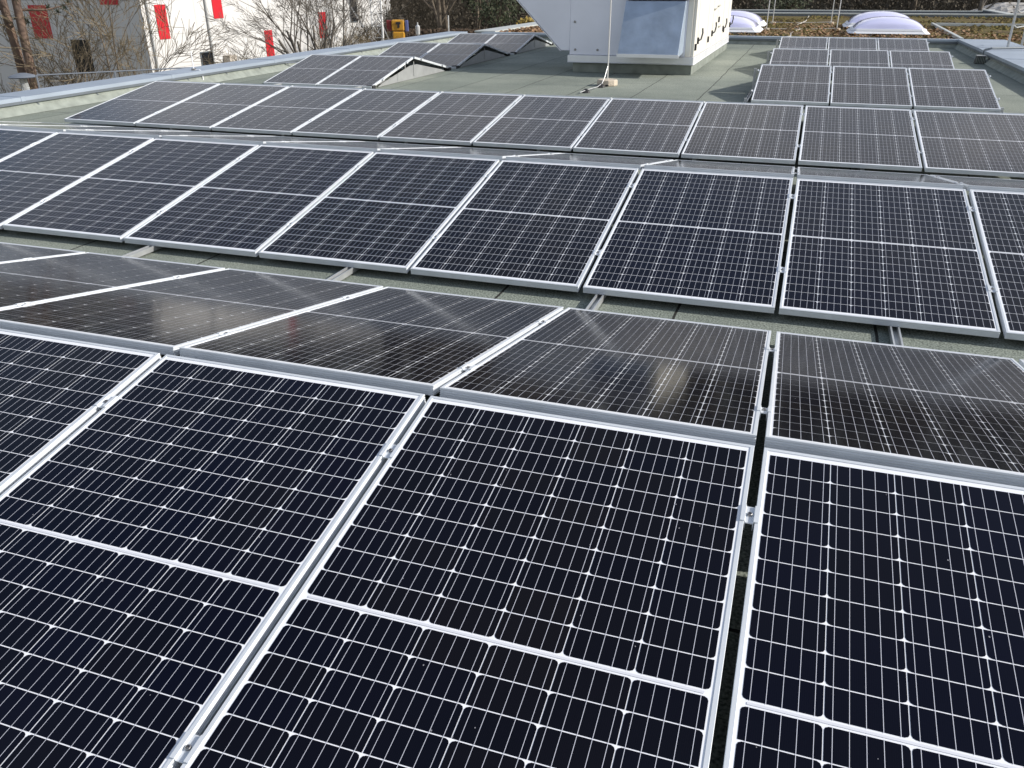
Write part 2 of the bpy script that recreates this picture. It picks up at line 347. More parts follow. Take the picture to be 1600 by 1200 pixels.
# ground, wooded bank
def gh(x, y):
    t = max(0., min(1., (y-46)/50)); s = t*t*(3-2*t)
    h = -4.62+11*s
    h += .5*noise.noise((x*.06, y*.06, 0))*min(1, max(0, (math.hypot(x, y-15)-40)/20))
    return h
b = MB(); nx, ny = 60, 60; idx = {}
xs = [-1500, -600, -250]+[-150+300*i/50 for i in range(51)]+[250, 600, 1500]
ys = [-1500, -500, -150, -60, -20]+[2.5*i for i in range(57)]+[250, 600, 1500]
for j, y in enumerate(ys):
    for i, x in enumerate(xs): b.v.append((x, y, gh(x, y)))
for j in range(len(ys)-1):
    for i in range(len(xs)-1):
        n = len(xs); b.f.append((j*n+i, j*n+i+1, (j+1)*n+i+1, (j+1)*n+i)); b.m.append(0); b.tone.append(0.)
struct(b.build('ground', M_ground, smooth=True))

# ------------------------------------------------------------------ solar panels
PW, PL, GX, GR = 1.002, 1.6615, .0249, .0691
PT = PW+GX
TILT_F = R(10.8175)
def frame_mesh(groove=True):
    # profile (inset, z), swept round the rectangle with mitred corners
    prof = [(.011, -.0026), (.011, -.0004), (.0105, 0), (.0009, 0), (0, -.0009), (0, -.007)]
    for z in (-.009, -.0165, -.024):
        prof += [(.0016, z), (.0016, z-.0022), (0, z-.003), (0, z-.0066)]
    prof += [(0, -.0345), (.0006, -.035), (.026, -.035), (.026, -.0335), (.002, -.0335), (.002, -.004)]
    b = MB(); n = len(prof)
    for ins, z in prof:
        x = PW/2-ins; b.v += [(-x, ins, z), (x, ins, z), (x, PL-ins, z), (-x, PL-ins, z)]
    for i in range(n-1):
        for k in range(4):
            k2 = (k+1) % 4; b.f.append((i*4+k, (i+1)*4+k, (i+1)*4+k2, i*4+k2)); b.m.append(0); b.tone.append(0.)
    return b.mesh('frame', [M_alu])
ME_frame = frame_mesh()
CP, CW = .1611, .1585                    # cell pitch and width
def lam_mesh(seed):
    rnd = random.Random(seed); b = MB()
    x0, y0 = PW/2-.0105, .0105; zb, zc, zs = -.0022, -.0016, -.0011
    b.quad([(-x0, y0, zb), (x0, y0, zb), (x0, PL-y0, zb), (-x0, PL-y0, zb)], 0)
    b.quad([(-x0, PL-y0, zb-.004), (x0, PL-y0, zb-.004), (x0, y0, zb-.004), (-x0, y0, zb-.004)], 0)
    mid = PL/2; half = (PL-2*.027-.014)/2; p = half/10; ch = p-.0030
    base = rnd.random()
    for c in range(6):
        cx = (c-2.5)*CP; colt = rnd.random()
        for r in range(20):
            lowhalf = r < 10
            ya = mid-.007-(r+1)*p+.0015 if lowhalf else mid+.007+(r-10)*p+.0015
            yb = ya+ch; h = CW/2; bx, by = .0092, .0088
            tone = min(1, max(0, .45*base+.35*colt+.4*rnd.random()-.1))
            # bevelled corners on one long side of each half cell
            if lowhalf:
                pts = [(cx-h, ya), (cx+h, ya), (cx+h, yb-by), (cx+h-bx*.3, yb-by*.35), (cx+h-bx, yb), (cx-h+bx, yb), (cx-h+bx*.3, yb-by*.35), (cx-h, yb-by)]
            else:
                pts = [(cx-h+bx, ya), (cx+h-bx, ya), (cx+h-bx*.3, ya+by*.35), (cx+h, ya+by), (cx+h, yb), (cx-h, yb), (cx-h, ya+by), (cx-h+bx*.3, ya+by*.35)]
            b.quad([(x, y, zc) for x, y in pts], 1, tone)
        for k in range(5):
            bxx = cx+(k-2)*CW/5; hw = .00062
            for (ya, yb) in ((mid-.007-half, mid-.007), (mid+.007, mid+.007+half)):
                b.quad([(bxx-hw, ya, zs), (bxx+hw, ya, zs), (bxx+hw, yb, zs), (bxx-hw, yb, zs)], 2)
    xw = 3*CP-.012
    b.quad([(-xw, mid-.003, zs), (xw, mid-.003, zs), (xw, mid+.003, zs), (-xw, mid+.003, zs)], 3)
    for k in range(26):      # specks of dirt
        u, v = rnd.uniform(-.46, .46), PL*rnd.random()**1.4*.96+.02; q = rnd.uniform(.0010, .0026)
        b.quad([(u+q*math.cos(t)*rnd.uniform(.6, 1), v+q*1.3*math.sin(t)*rnd.uniform(.6, 1), zs+.0004) for t in (0, 1.05, 2.1, 3.14, 4.2, 5.2)], 4)
    return b.mesh('glass_face', [M_back, M_cell, M_bus, M_ribbon, M_speck], tone=True)
ME_lam = [lam_mesh(11+i) for i in range(6)]
def clamp_meshes():
    b = MB(); g = GX/2
    # hat section bridging two frames
    b.prism([(-g-.010, .0), (-g-.010, .003), (-g+.001, .003), (-g+.003, -.004), (g-.003, -.004), (g-.001, .003), (g+.010, .003), (g+.010, 0), (g-.0005, -.0005), (g-.0015, -.03), (g-.0035, -.03), (g-.0035, -.0075), (-g+.0035, -.0075), (-g+.0035, -.03), (-g+.0015, -.03), (-g+.0005, -.0005)][::-1], 'y', -.030, .030)
    m1 = b.mesh('clamp', [M_alu])
    c = MB(); c.lathe([(.0065, -.004), (.0065, .001), (.0052, .002), (.0030, .002), (.0030, -.001)], sides=12)
    return m1, c.mesh('bolt', [M_steel])
ME_clamp, ME_bolt = clamp_meshes()
CL_Y = (PL-.285, PL-1.25)
def make_panel(x, y, z, tilt, far, label, group, seed, clamp_right=True, clamp_left=False, end=False):
    """x = centre along the row, (y,z) = ridge edge of the frame top"""
    t = thing('solar_panel', label, 'solar panel', (0, 0, 0), group)
    rnd = random.Random(seed*7+1)
    dy = PL*math.cos(tilt); dz = PL*math.sin(tilt)
    t.location = (x, y+(dy if far else -dy), z-dz)
    jt = rnd.uniform(-.0012, .0012)
    t.rotation_euler = (tilt+jt, rnd.uniform(-.0008, .0008), (math.pi if far else 0)+rnd.uniform(-.0008, .0008)); t.location.x += rnd.uniform(-.0012, .0012)
    link('frame', ME_frame, t); link('glass_face', ME_lam[rnd.randrange(6)], t)
    sides = []
    if clamp_right: sides.append(-1 if far else 1)
    if clamp_left: sides.append(1 if far else -1)
    for s in sides:
        for cy in CL_Y:
            c = link('clamp', ME_clamp, t); c.location = (s*PT/2, cy+rnd.uniform(-.006, .006), .0004)
            bo = link('bolt', ME_bolt, c); bo.location = (0, 0, 0)
    return t
ORD = ['first', 'second', 'third', 'fourth', 'fifth', 'sixth', 'seventh', 'eighth', 'ninth', 'tenth']
T1, T2, T3, T4 = R(9.9074), R(11.1617), R(8.8826), R(11.1957)
ROWS = [  # ridge y, z, near tilt, i range near, visible range near, phrase near, far range, vis far, phrase far
    (0.0, 0.0, T1, (-2, 3), (-1, 2), 'nearest row, tilted towards the viewer', (-4, 3), (-3, 3), 'slope falling away behind the nearest ridge', TILT_F, -.003),
    (3.6312, .0147, T2, (-6, 3), (-5, 3), 'second row facing the viewer', (-6, 3), (-5, 3), 'thin slope behind the second ridge', R(9.15), .011),
    (7.304, .0102, T3, (-6, 3), (-6, 3), 'third row facing the viewer', (-6, 3), (-6, 3), 'slope hidden behind the third ridge', R(9.5), 0.0),
]
sd_ = 0
for (yr, zr_, tn, rn, vn, pn, rf, vf, pf, tf, dzf) in ROWS:
    for i in range(rn[0], rn[1]+1):
        sd_ += 1
        lab = ('black solar panel, %s from the left in the %s' % (ORD[i-vn[0]], pn)) if vn[0] <= i <= vn[1] else ('black solar panel just past the %s end of the %s' % ('left' if i < vn[0] else 'right', pn))
        make_panel(i*PT+PT/2, yr-GR/2, zr_, tn, False, lab, 'solar panels on the flat roof', sd_, i < rn[1] or True)
    for i in range(rf[0], rf[1]+1):
        sd_ += 1
        lab = ('dark solar panel, %s from the left on the %s' % (ORD[i-vf[0]], pf)) if vf[0] <= i <= vf[1] else ('dark solar panel past the %s end of the %s' % ('left' if i < vf[0] else 'right', pf))
        make_panel(i*PT+PT/2, yr+GR/2, zr_+dzf, tf, True, lab, 'solar panels on the flat roof', sd_)
LB = [(12.0407, -.0119), (15.6439, -.0212), (19.284, -.0276)]
RB = [(11.7193, .0345), (15.5044, .0089), (19.2856, .0055)]
RDG = ['nearest', 'middle', 'farthest']
for k, (yr, zr_) in enumerate(LB):
    for i in range(2):
        for far in (False, True):
            sd_ += 1
            make_panel(-6.6477+PT*i+PT/2, yr+(GR/2 if far else -GR/2), zr_, TILT_F if far else T4, far,
                       '%s solar panel on the %s slope of the %s ridge in the small left block' % (['left', 'right'][i], 'rear' if far else 'front', RDG[k]),
                       'solar panels in the rear left block', sd_)
for k, (yr, zr_) in enumerate(RB):
    for i in range(3):
        for far in (False, True):
            sd_ += 1
            make_panel(1.3421+PT*i+PT/2, yr+(GR/2 if far else -GR/2), zr_, TILT_F if far else T4, far,
                       '%s solar panel on the %s slope of the %s ridge in the rear right block' % (['left', 'middle', 'right'][i], 'rear' if far else 'front', RDG[k]),
                       'solar panels in the rear right block', sd_, True, i == 0)

# mounting rails lying on the roof, ridge posts and low feet standing on them
def rail_mesh(ln):
    b = MB(); P = [(-.022, 0), (.022, 0), (.022, .032), (.014, .032), (.014, .008), (-.014, .008), (-.014, .032), (-.022, .032)]
    b.prism(P, 'y', 0, ln); return b.mesh('rail', [M_rail])
SUP = {}
def make_rail(x, y0, y1, ridges, label, group):
    t = thing('mounting_rail', label, 'mounting rail', (x, y0, ZR), group)
    k = round(y1-y0, 2)
    if k not in SUP: SUP[k] = rail_mesh(y1-y0)
    r = link('rail', SUP[k], t); r.location = (0, 0, .012)
    b = MB()
    for yy in [y0+.4+1.2*i for i in range(int((y1-y0)/1.2))]: b.box(-.05, yy-y0-.09, 0.002, .05, yy-y0+.09, .012)
    b.build('rubber_pad', M_black, t)
    for (yr, zr_) in ridges:
        for dy, top in ((0, zr_-ZR-.06), (-1.5, zr_-.29-ZR-.03), (1.5, zr_-.29-ZR-.03)):
            b = MB(); b.box(-.018, yr-y0+dy-.02, .044, .018, yr-y0+dy+.02, top); b.build('support_post', M_rail, t)
rg = [(0, 0), (3.6312, .0147), (7.304, .0102)]
for n, x in enumerate([-1.82-1.475*2, -1.82-1.475, -1.82, -.381, 1.138, 2.611, 3.95]):
    nm = {2: 'crossing the strip near the left edge, second rail from the left', 3: 'crossing the strip between the rows left of centre', 4: 'crossing the strip between the rows right of centre', 5: 'crossing the strip between the rows nearest the right edge'}.get(n, 'under the panel rows, number %d from the left' % (n+1))
    make_rail(x, -1.68, 9.0, rg, 'slim aluminium rail '+nm, 'rails under the long rows')
for x, nm in ((-6.3, 'left'), (-4.80, 'right')):
    make_rail(x, 10.2, 21.0, LB, 'aluminium rail under the rear left block, %s one' % nm, 'rails under the rear left block')
for x, nm in ((1.27, 'left'), (2.85, 'middle'), (4.45, 'right')):
    make_rail(x, 9.9, 20.9, RB, 'aluminium rail under the rear right block, %s one' % nm, 'rails under the rear right block')
# sheet metal end plates of the left block
for k, (yr, zr_) in enumerate(LB):
    xe = -6.6477+2*PT-.03
    t = MB(); hz = zr_-ZR
    pl = [(-1.42, .006), (1.42, .006), (1.25, .05), (.14, hz-.135), (-.14, hz-.135), (-1.25, .05)]
    t.prism(pl, 'x', 0, .003)
    t.box(.0032, -.012, .05, .012, .012, hz-.08)
    o = t.build('end_plate', M_plate); o.location = (xe, yr, ZR)
    tag(o, 'triangular grey sheet metal plate closing the right end of the %s left block ridge' % RDG[k], 'end plate', 'end plates of the rear left block')
    for s in (-1, 1):
        f = MB(); f.box(-.06, -.05, 0, .06, .05, .055); o = f.build('rubber_foot', M_black, None, bevel=.006); o.location = (xe-.02, yr+s*1.60, ZR)
        tag(o, 'black block foot at the %s corner of the %s left block ridge' % ('front' if s < 0 else 'rear', RDG[k]), 'foot', 'feet of the rear left block')

# ------------------------------------------------------------------ ventilation unit
XA0, XA1, YA0, YA1 = -2.29, .03, 14.05, 20.70
vu = thing('ventilation_unit', 'large pale rooftop ventilation unit standing on a dark curb', 'ventilation unit', (-1.13, 17.3, ZR))
vx, vy = -1.13, 17.3
def vb(x0, y0, z0, x1, y1, z1, name, m, par=None, bev=.006):
    b = MB(); b.box(x0-vx, y0-vy, z0-ZR, x1-vx, y1-vy, z1-ZR); return b.build(name, m, par or vu, bevel=bev)
vb(XA0+.06, YA0, ZR, XA1-.02, YA1, -.195, 'curb', M_felt_dark)
vb(XA0-.03, YA0-.06, -.195, XA1+.01, YA1+.03, -.075, 'base_flange', M_flange)
vb(XA0-.03, YA0-.072, -.205, XA1+.022, YA1+.03, -.1951, 'flange_lip', M_flange)
vb(XA0, YA0-.03, -.07, -1.20, YA1, 1.35, 'front_panel', M_white)
vb(-1.198, YA0-.03, -.07, -.13, YA1, 1.35, 'front_panel', M_white)
vb(-.128, YA0-.03, -.07, XA1-.06, YA1-.02, 1.35, 'corner_post', M_cream)
b = MB(); b.box(-1.195-vx, YA0-.2-vy, .87-ZR, -.14-vx, YA0-.031-vy, 1.2-ZR); b.build('dark_louvre', M_purple, vu)
# cream doors along the right side
ds = [YA0-.02, 15.55, 16.4, 17.25, 18.5, 19.7, YA1]
for i in range(len(ds)-1):
    d = vb(XA1-.058, ds[i]+.006, -.068, XA1, ds[i+1]-.006, 1.35, 'side_door', M_cream, bev=.008)
    b = MB(); b.box(XA1-vx, ds[i]+.35-vy, -.04-ZR, XA1+.004-vx, ds[i]+.36-vy, 1.30-ZR); b.build('door_rib', M_cream, d)
for (y, z, big) in ((14.40, .19, 1), (16.05, .12, 0), (16.67, .20, 1), (18.90, .19, 1), (19.08, .155, 0), (17.82, .42, 0), (20.55, .20, 1), (13.98+.12, .10, 0)):
    b = MB(); cx = XA1+.0
    b.box(cx-vx, y-.035-vy, z-.06-ZR, cx+.03-vx, y+.035-vy, z+.05-ZR)
    if big: b.tube([(cx+.03-vx, y-vy, z-ZR), (cx+.06-vx, y+.06-vy, z+.02-ZR), (cx+.07-vx, y+.16-vy, z+.12-ZR), (cx+.06-vx, y+.17-vy, z+.2-ZR)], .016, 6)
    b.build('door_latch', M_black, vu, bevel=.004)
for (y, z) in ((16.95, .66), (18.10, .28), (17.6, .70)):
    b = MB(); b.tube([(XA1-vx, y-.2-vy, z-ZR), (XA1+.05-vx, y-.18-vy, z-ZR), (XA1+.05-vx, y+.18-vy, z-ZR), (XA1-vx, y+.2-vy, z-ZR)], .014, 6); b.build('grab_handle', M_cream, vu)
for x in (-2.2, -2.18, -1.75, -1.32):
    z = .02 if x > -2.19 else .5
    b = MB(); b.lathe([(.022, 0), (.022, .012), (.014, .02)], sides=8); o = b.build('screw', M_steel, vu); o.location = (x-vx, YA0-.03-vy, z-ZR); o.rotation_euler = (R(90), 0, 0)
# galvanised weather hood on the front
HX0, HX1 = -1.225, -.155; yf = YA0-.03
b = MB(); P = [(yf, .86), (yf, .0), (13.36, -.03), (13.36, .01), (yf-.16, .86)]
b.prism([(y-vy, z-ZR) for y, z in P], 'x', HX0-vx, HX1-vx)
hd = b.build('weather_hood', M_galv, vu, bevel=.006)
b = MB(); b.box(HX0-.012-vx, 13.325-vy, -.042-ZR, HX1+.012-vx, 13.358-vy, .012-ZR); b.build('hood_lip', M_flange, hd)
b = MB()
for z in (.28, .55): b.box(HX0+.01-vx, 0, 0, HX0+.012-vx, .001, .001)
# big sloping intake hood on the left side
P = [(XA0-.001, -.0), (XA0-.17, .0), (XA0-1.07, .90), (XA0-1.17, 1.04), (XA0-1.17, 1.2), (XA0-.001, 1.3)]
b = MB(); b.prism([(x-vx, z-ZR) for x, z in P][::-1], 'y', YA0-.03-vy, 15.3-vy); ih = b.build('intake_hood', M_white, vu, bevel=.01)
b = MB(); d0 = .012
b.prism([(XA0-.17-vx, 0-ZR-.012), (XA0-.17-.02-vx, 0-ZR), (XA0-1.09-vx, .90-ZR), (XA0-1.07-vx, .89-ZR)][::-1], 'y', YA0-.045-vy, 15.31-vy); b.build('hood_edge', M_domew, ih)

# lightning rods
def rod(label, x, y, z, h, blk=True, r0=.008, cat='lightning rod', grp=None):
    t = thing('lightning_rod', label, cat, (x, y, z), grp)
    if blk:
        b = MB(); b.lathe([(.165, 0), (.175, .02), (.172, .085), (.16, .098)], sides=10); b.build('concrete_base', M_concrete, t, bevel=.006)
        b = MB()
        for s in (-.04, .04): b.box(s-.03, -.18, .01, s+.02, -.165, .03)
        b.build('base_slot', M_dark, t)
    else:
        b = MB(); b.lathe([(.11, 0), (.11, .05), (.09, .06)], sides=10); b.build('concrete_base', M_concrete, t)
    b = MB(); b.tube([(0, 0, .09 if blk else .05), (0, 0, h)], [r0*1.25, r0], 8); b.build('rod', M_rod, t)
    return t
rd = rod('tall thin white lightning rod standing in a round beige block before the ventilation unit', -1.09, 12.0, ZR, 3.2, r0=.010)
b = MB(); b.tube([(0, -.03, .30), (-.02, -.13, .14), (-.03, -.26, .06), (-.05, -.5, .03), (-.10, -1.05, .04), (-.13, -1.3, .03)], .007, 6); b.build('earthing_wire', M_rod, rd)
for (x, y) in ((-.04, -.30), (-.10, -1.05)):
    b = MB(); b.lathe([(.07, 0), (.06, .03), (.02, .06)], (x, y, 0), 8); b.build('wire_holder', M_black, rd)
for lab, x, y in (('front left rod of four on the mossy roof', .60, 27.3), ('rear left rod of four on the mossy roof', .575, 31.7), ('front right rod of four on the mossy roof', 2.71, 27.8), ('rear right rod of four on the mossy roof', 2.58, 32.2)):
    rod('thin metal lightning rod, '+lab, x, y, ZM, 3.4, False, .012, grp='lightning rods on the mossy roof')
def wire(label, pts, r=.012, m=None, name='earthing_cable'):
    b = MB(); b.tube(pts, r, 6); return tag(b.build(name, m or M_rust), label, 'cable')
wire('pale cable lying between the two front rods on the moss', [(.6, 27.3, ZM+.05), (1.3, 27.42, ZM+.03), (2.0, 27.6, ZM+.03), (2.71, 27.8, ZM+.05)])
wire('pale cable lying between the two rear rods on the moss', [(.575, 31.7, ZM+.05), (1.3, 31.8, ZM+.03), (2.58, 32.2, ZM+.05)])
wire('wavy pale cable crossing the moss from the kerb towards the back', [(1.25, YF+.25, ZM+.03), (1.45, 23.6, ZM+.03), (1.40, 25.4, ZM+.03), (1.62, 27.5, ZM+.03), (1.45, 30, ZM+.03), (1.7, 33.5, ZM+.03), (1.75, 38.5, ZM+.03)], .016)
rl = thing('lightning_rod', 'thin short rod clipped to the left parapet coping', 'lightning rod', (-7.9, 10.25, -.165))
b = MB(); b.tube([(0, 0, 0), (0, 0, .30)], .008, 6); b.tube([(.16, 0, -.17), (.16, 0, -.06), (.12, 0, .008), (0, 0, .008)], .009, 6); b.build('rod', M_domew, rl)
b = MB(); b.box(-.03, -.03, 0, .03, .03, .03); b.build('clip', M_steel, rl)

# skylight domes
def dome(label, cx, cy, wx, wy, h):
    t = thing('skylight_dome', label, 'skylight', (cx, cy, ZM), 'dome skylights on the mossy roof')
    b = MB(); b.box(-wx/2+.12, -wy/2+.12, 0, wx/2-.12, wy/2-.12, .13); b.build('upstand', M_domew, t)
    b = MB()
    for (e0, z0, e1, z1) in ((-.06, .07, .0, .125), (.02, .135, .055, .19)):
        n = len(b.v)
        for ex, z in ((e0, z0), (e1, z1)):
            x, y = wx/2-ex, wy/2-ex; cut = .12
            b.v += [(-x+cut, -y, z), (x-cut, -y, z), (x, -y+cut, z), (x, y-cut, z), (x-cut, y, z), (-x+cut, y, z), (-x, y-cut, z), (-x, -y+cut, z)]
        for k in range(8): b.f.append((n+k, n+(k+1) % 8, n+8+(k+1) % 8, n+8+k)); b.m.append(0); b.tone.append(0.)
        b.f.append(tuple(n+8+k for k in range(8))); b.f.append(tuple(n+7-k for k in range(8))); b.m += [0, 0]; b.tone += [0., 0.]
    b.build('dome_frame', M_domew, t)
    b = MB(); n = 28
    for j in range(n+1):
        for i in range(n+1):
            u, v = 2*i/n-1, 2*j/n-1
            zz = h*((1-abs(u)**2.3)*(1-abs(v)**2.3))**.55 if abs(u) < 1 and abs(v) < 1 else 0
            b.v.append((u*(wx/2-.09), v*(wy/2-.09), .185+zz))
    for j in range(n):
        for i in range(n):
            b.f.append((j*(n+1)+i, j*(n+1)+i+1, (j+1)*(n+1)+i+1, (j+1)*(n+1)+i)); b.m.append(0); b.tone.append(0.)
    b.build('acrylic_dome', M_dome, t, smooth=True)
dome('milky lilac dome skylight with white frame, front one of the right pair', 4.02, 25.55, 2.02, 1.75, .30)
dome('milky lilac dome skylight with white frame, rear one of the right pair', 4.02, 29.2, 2.10, 1.75, .33)
dome('milky lilac dome skylight beside the ventilation unit, front one of the left pair', -.50, 25.4, 2.02, 1.75, .30)
dome('milky lilac dome skylight beside the ventilation unit, rear one of the left pair', -.62, 29.0, 2.10, 1.75, .33)

# black roof drain vent by the right parapet
t = thing('roof_vent', 'small black slatted vent box on the felt beside the right parapet', 'roof vent', (5.36, 18.05, ZR))
b = MB(); b.prism([(-.10, 0), (.10, 0), (.075, .15), (-.075, .15)][::-1], 'y', -.09, .09); b.build('vent_body', M_black, t)
b = MB()
for k in range(6): b.box(-.085+.03*k, -.096, .012, -.072+.03*k, -.0905, .135)
b.build('slat', M_felt_dark, t)
b = MB(); b.box(-.085, -.10, .15, .085, .10, .162); b.build('cap', M_plate, t)

# roof ladder rails by the right edge
t = thing('roof_ladder', 'grey steel roof ladder rising above the right parapet coping', 'ladder', (6.32, 20.0, -.165))
for i, (dx, dy) in enumerate(((-.22, -.42), (.235, .55))):
    b = MB(); b.box(dx-.035, dy-.02, 0, dx-.0, dy+.02, 2.4); b.build('stile', M_rail, t, bevel=.004)
    b = MB(); b.box(dx, dy-.012, 0, dx+.012, dy+.012, 2.4); b.build('stile_edge', M_rod, t)
b = MB()
for k in range(7):
    if k: b.build('rung', M_rail, t); b = MB()
    b.tube([(-.21, -.42, .45+.3*k), (-.12, -.24, .40+.3*k), (.14, .40, .40+.3*k), (.225, .55, .45+.3*k)], .014, 6)
b.build('rung', M_rail, t)
t = MB(); t.tube([(5.50, 18.6, -.15), (5.62, 18.62, -.12), (6.55, 19.1, -.12)], .022, 8); t.tube([(5.49, 18.6, -.38), (5.49, 18.6, -.14)], .02, 8)
tag(t.build('conduit_pipe', M_copedge), 'dark conduit crossing the right coping in front of the ladder', 'pipe')
t = MB(); t.box(6.6, 16.9, ZM, 8.2, 18.4, ZM+.06); tag(t.build('concrete_slab', M_concrete, None, bevel=.01), 'pale pinkish slab on the mossy roof right of the right coping', 'slab')

# fallen leaves on the moss roof
rnd = random.Random(5); b = MB()
def leaf(b, x, y, z, s):
    a = rnd.uniform(0, 6.28); tx, ty = rnd.uniform(-.6, .6), rnd.uniform(-.6, .6)
    u = Vector((math.cos(a), math.sin(a), tx))*s; v = Vector((-math.sin(a), math.cos(a), ty))*s*.6; c = Vector((x, y, z))
    b.quad([c-u, c-v, c+u, c+v], 0)
for _ in range(2600): leaf(b, rnd.uniform(-6.9, -2.5), YF+.3+abs(rnd.gauss(0, 3.2)), ZM+.03+rnd.random()*.05, rnd.uniform(.03, .075))
for _ in range(2600):
    cx, cy = rnd.choice(((.7, 25.0), (2.5, 25.2), (5.3, 26.2), (4, 23.6), (6.8, 23.5), (2.3, 29)))
    leaf(b, cx+rnd.gauss(0, .7), max(YF+.3, cy+rnd.gauss(0, 1.1)), ZM+.03+rnd.random()*.05, rnd.uniform(.025, .06))
stuff(b.build('leaf_litter', M_litter))
# tufts of moss and sedum giving the far roof a broken surface
b = MB()
for _ in range(5200):
    x, y = rnd.uniform(-6.9, 12.8), rnd.uniform(YF+.3, 39)
    if noise.noise((x*.6, y*.35, 3)) < -.05: continue
    s = rnd.uniform(.03, .10); n = len(b.v); k = 6
    b.v.append((x, y, ZM+s*.8))
    for q in range(k): b.v.append((x+s*1.5*math.cos(q*1.047+s)*rnd.uniform(.6, 1.2), y+s*1.5*math.sin(q*1.047+s)*rnd.uniform(.6, 1.2), ZM-.005))
    for q in range(k): b.f.append((n, n+1+q, n+1+(q+1) % k)); b.m.append(0); b.tone.append(0.)
stuff(b.build('moss_tufts', M_moss))

# ------------------------------------------------------------------ white building on the left
XB, YB = -29.5, 34.06
wb = thing('office_building', 'white panelled building with red and black upright windows behind bare trees', 'building', (XB, YB, -4.62))
def wbx(x0, y0, z0, x1, y1, z1, name, m, par=None, bev=0):
    b = MB(); b.box(x0-XB, y0-YB, z0+4.62, x1-XB, y1-YB, z1+4.62); return b.build(name, m, par or wb, bevel=bev)
wbx(XB-26, YB, -4.62, XB, 61.5, 3.5, 'wall', M_facade)
wbx(XB-26.1, YB-.1, 3.5, XB+.1, 61.6, 3.8, 'roof', M_coping)
for (y0, y1, z0, z1, m, n) in ((35.0, 35.8, -1.44, .17, M_red, 'red_panel'), (39.6, 40.44, -.635, .98, M_red, 'red_panel'), (37.99, 38.98, -3.0, -2.29, M_wdark, 'window'),
                               (44.19, 45.0, -2.96, -1.465, M_red, 'red_panel'), (50.6, 51.56, -2.25, -.655, M_red, 'red_panel'), (55.0, 55.96, -1.40, .2, M_wdark, 'window'), (47.2, 48.1, 1.6, 3.2, M_red, 'red_panel')):
    o = wbx(XB-.02, y0, z0, XB+.03, y1, z1, n, m)
    if n == 'window':
        for (ya, yb, za, zb) in ((y0-.05, y0, z0, z1), (y1, y1+.05, z0, z1), (y0-.05, y1+.05, z1, z1+.05), (y0-.05, y1+.05, z0-.06, z0)): wbx(XB-.01, ya, za, XB+.06, yb, zb, 'window_frame', M_copedge, o)
for (x0, x1, z0, z1, m, n) in ((-36.63, -35.45, -1.43, .15, M_red, 'red_panel'), (-34.33, -33.17, -3.07, -1.455, M_wdark, 'window'), (-31.93, -30.8, .19, 1.8, M_red, 'red_panel')):
    wbx(x0, YB-.03, z0, x1, YB+.02, z1, n, m)
for y in (34.4, 38.95):
    b = MB(); b.tube([(XB+.10-XB, y-YB, 0), (XB+.10-XB, y-YB, 8.1)], .055, 8); b.build('downpipe', M_pipe, wb)
wbx(XB+.0, 39.9, -3.3, XB+.45, 40.55, -2.55, 'wall_box', mat('wall_box_beige', (.42, .38, .33), .7))

# ------------------------------------------------------------------ bare trees
def grow(rnd, b, p, d, ln, r, depth, mx, bend=.25, up_=.12, twigs=None, spread=.75, nb=(2, 4)):
    seg = 3 if depth < mx else 2; pts = [p.copy()]; rr = [r]; q = p.copy(); dd = d.copy()
    for i in range(seg):
        dd = (dd+Vector((rnd.gauss(0, bend), rnd.gauss(0, bend), rnd.gauss(0, bend)+up_))*.5).normalized()
        q = q+dd*(ln/seg); pts.append(q.copy()); rr.append(max(.0055, r*(1-.45*(i+1)/seg)))
    tgt = b if depth < mx-1 else twigs
    tgt.tube(pts, rr, 6 if depth == 0 else (4 if depth < mx-1 else 3), 0, False)
    if depth >= mx: return
    for k in range(rnd.randint(*nb)+(1 if depth >= mx-2 else 0)):
        f = rnd.uniform(.35, 1.0); i = min(seg-1, int(f*seg)); base = pts[i].lerp(pts[i+1], f*seg-i)
        ax = dd.orthogonal().normalized(); ax.rotate(Matrix.Rotation(rnd.uniform(0, 6.283), 3, dd))
        nd = (dd*(1-spread*.45)+ax*spread*rnd.uniform(.6, 1.15)).normalized()
        grow(rnd, b, base, nd, ln*rnd.uniform(.55, .8), max(.0055, rr[i]*rnd.uniform(.45, .65)), depth+1, mx, bend, up_, twigs, spread, nb)
def tree_meshes(seed, stems, h, r, depth, m1, m2, bend=.25, up_=.12, spread=.75, nb=(2, 4), lean=.25):
    rnd = random.Random(seed); b = MB(); tw = MB()
    for s in range(stems):
        a = 6.283*s/max(1, stems)+rnd.uniform(-.4, .4); le = lean*rnd.uniform(.5, 1.2) if stems > 1 else .04
        grow(rnd, b, Vector((.12*math.cos(a), .12*math.sin(a), 0))*(stems > 1), Vector((le*math.cos(a), le*math.sin(a), 1)).normalized(), h*rnd.uniform(.85, 1.1), r, 0, depth, bend, up_, tw, spread, nb)
    return b.mesh('trunk', [m1], True), tw.mesh('twigs', [m2])
def place_tree(name, label, cat, ms, loc, rz=0, s=1., group=None):
    t = thing(name, label, cat, loc, group); t.rotation_euler = (0, 0, rz); t.scale = (s, s, s)
    link('trunk', ms[0], t); link('crown', ms[1], t); return t
G = -4.62
place_tree('bare_tree', 'bushy bare tree with tan twigs before the shaded white wall', 'tree', tree_meshes(23, 4, 3.0, .07, 5, M_bark, M_twig, .09, .05, .60, (2, 4), .24), (-14.9, 14.7, G), 1.0)
place_tree('bare_tree', 'small bare sapling with upright stems near the white wall corner', 'tree', tree_meshes(33, 4, 2.0, .03, 3, M_bark, M_twig, .12, .25, .5, (2, 3), .22), (-15.4, 17.3, -3.3), .3)
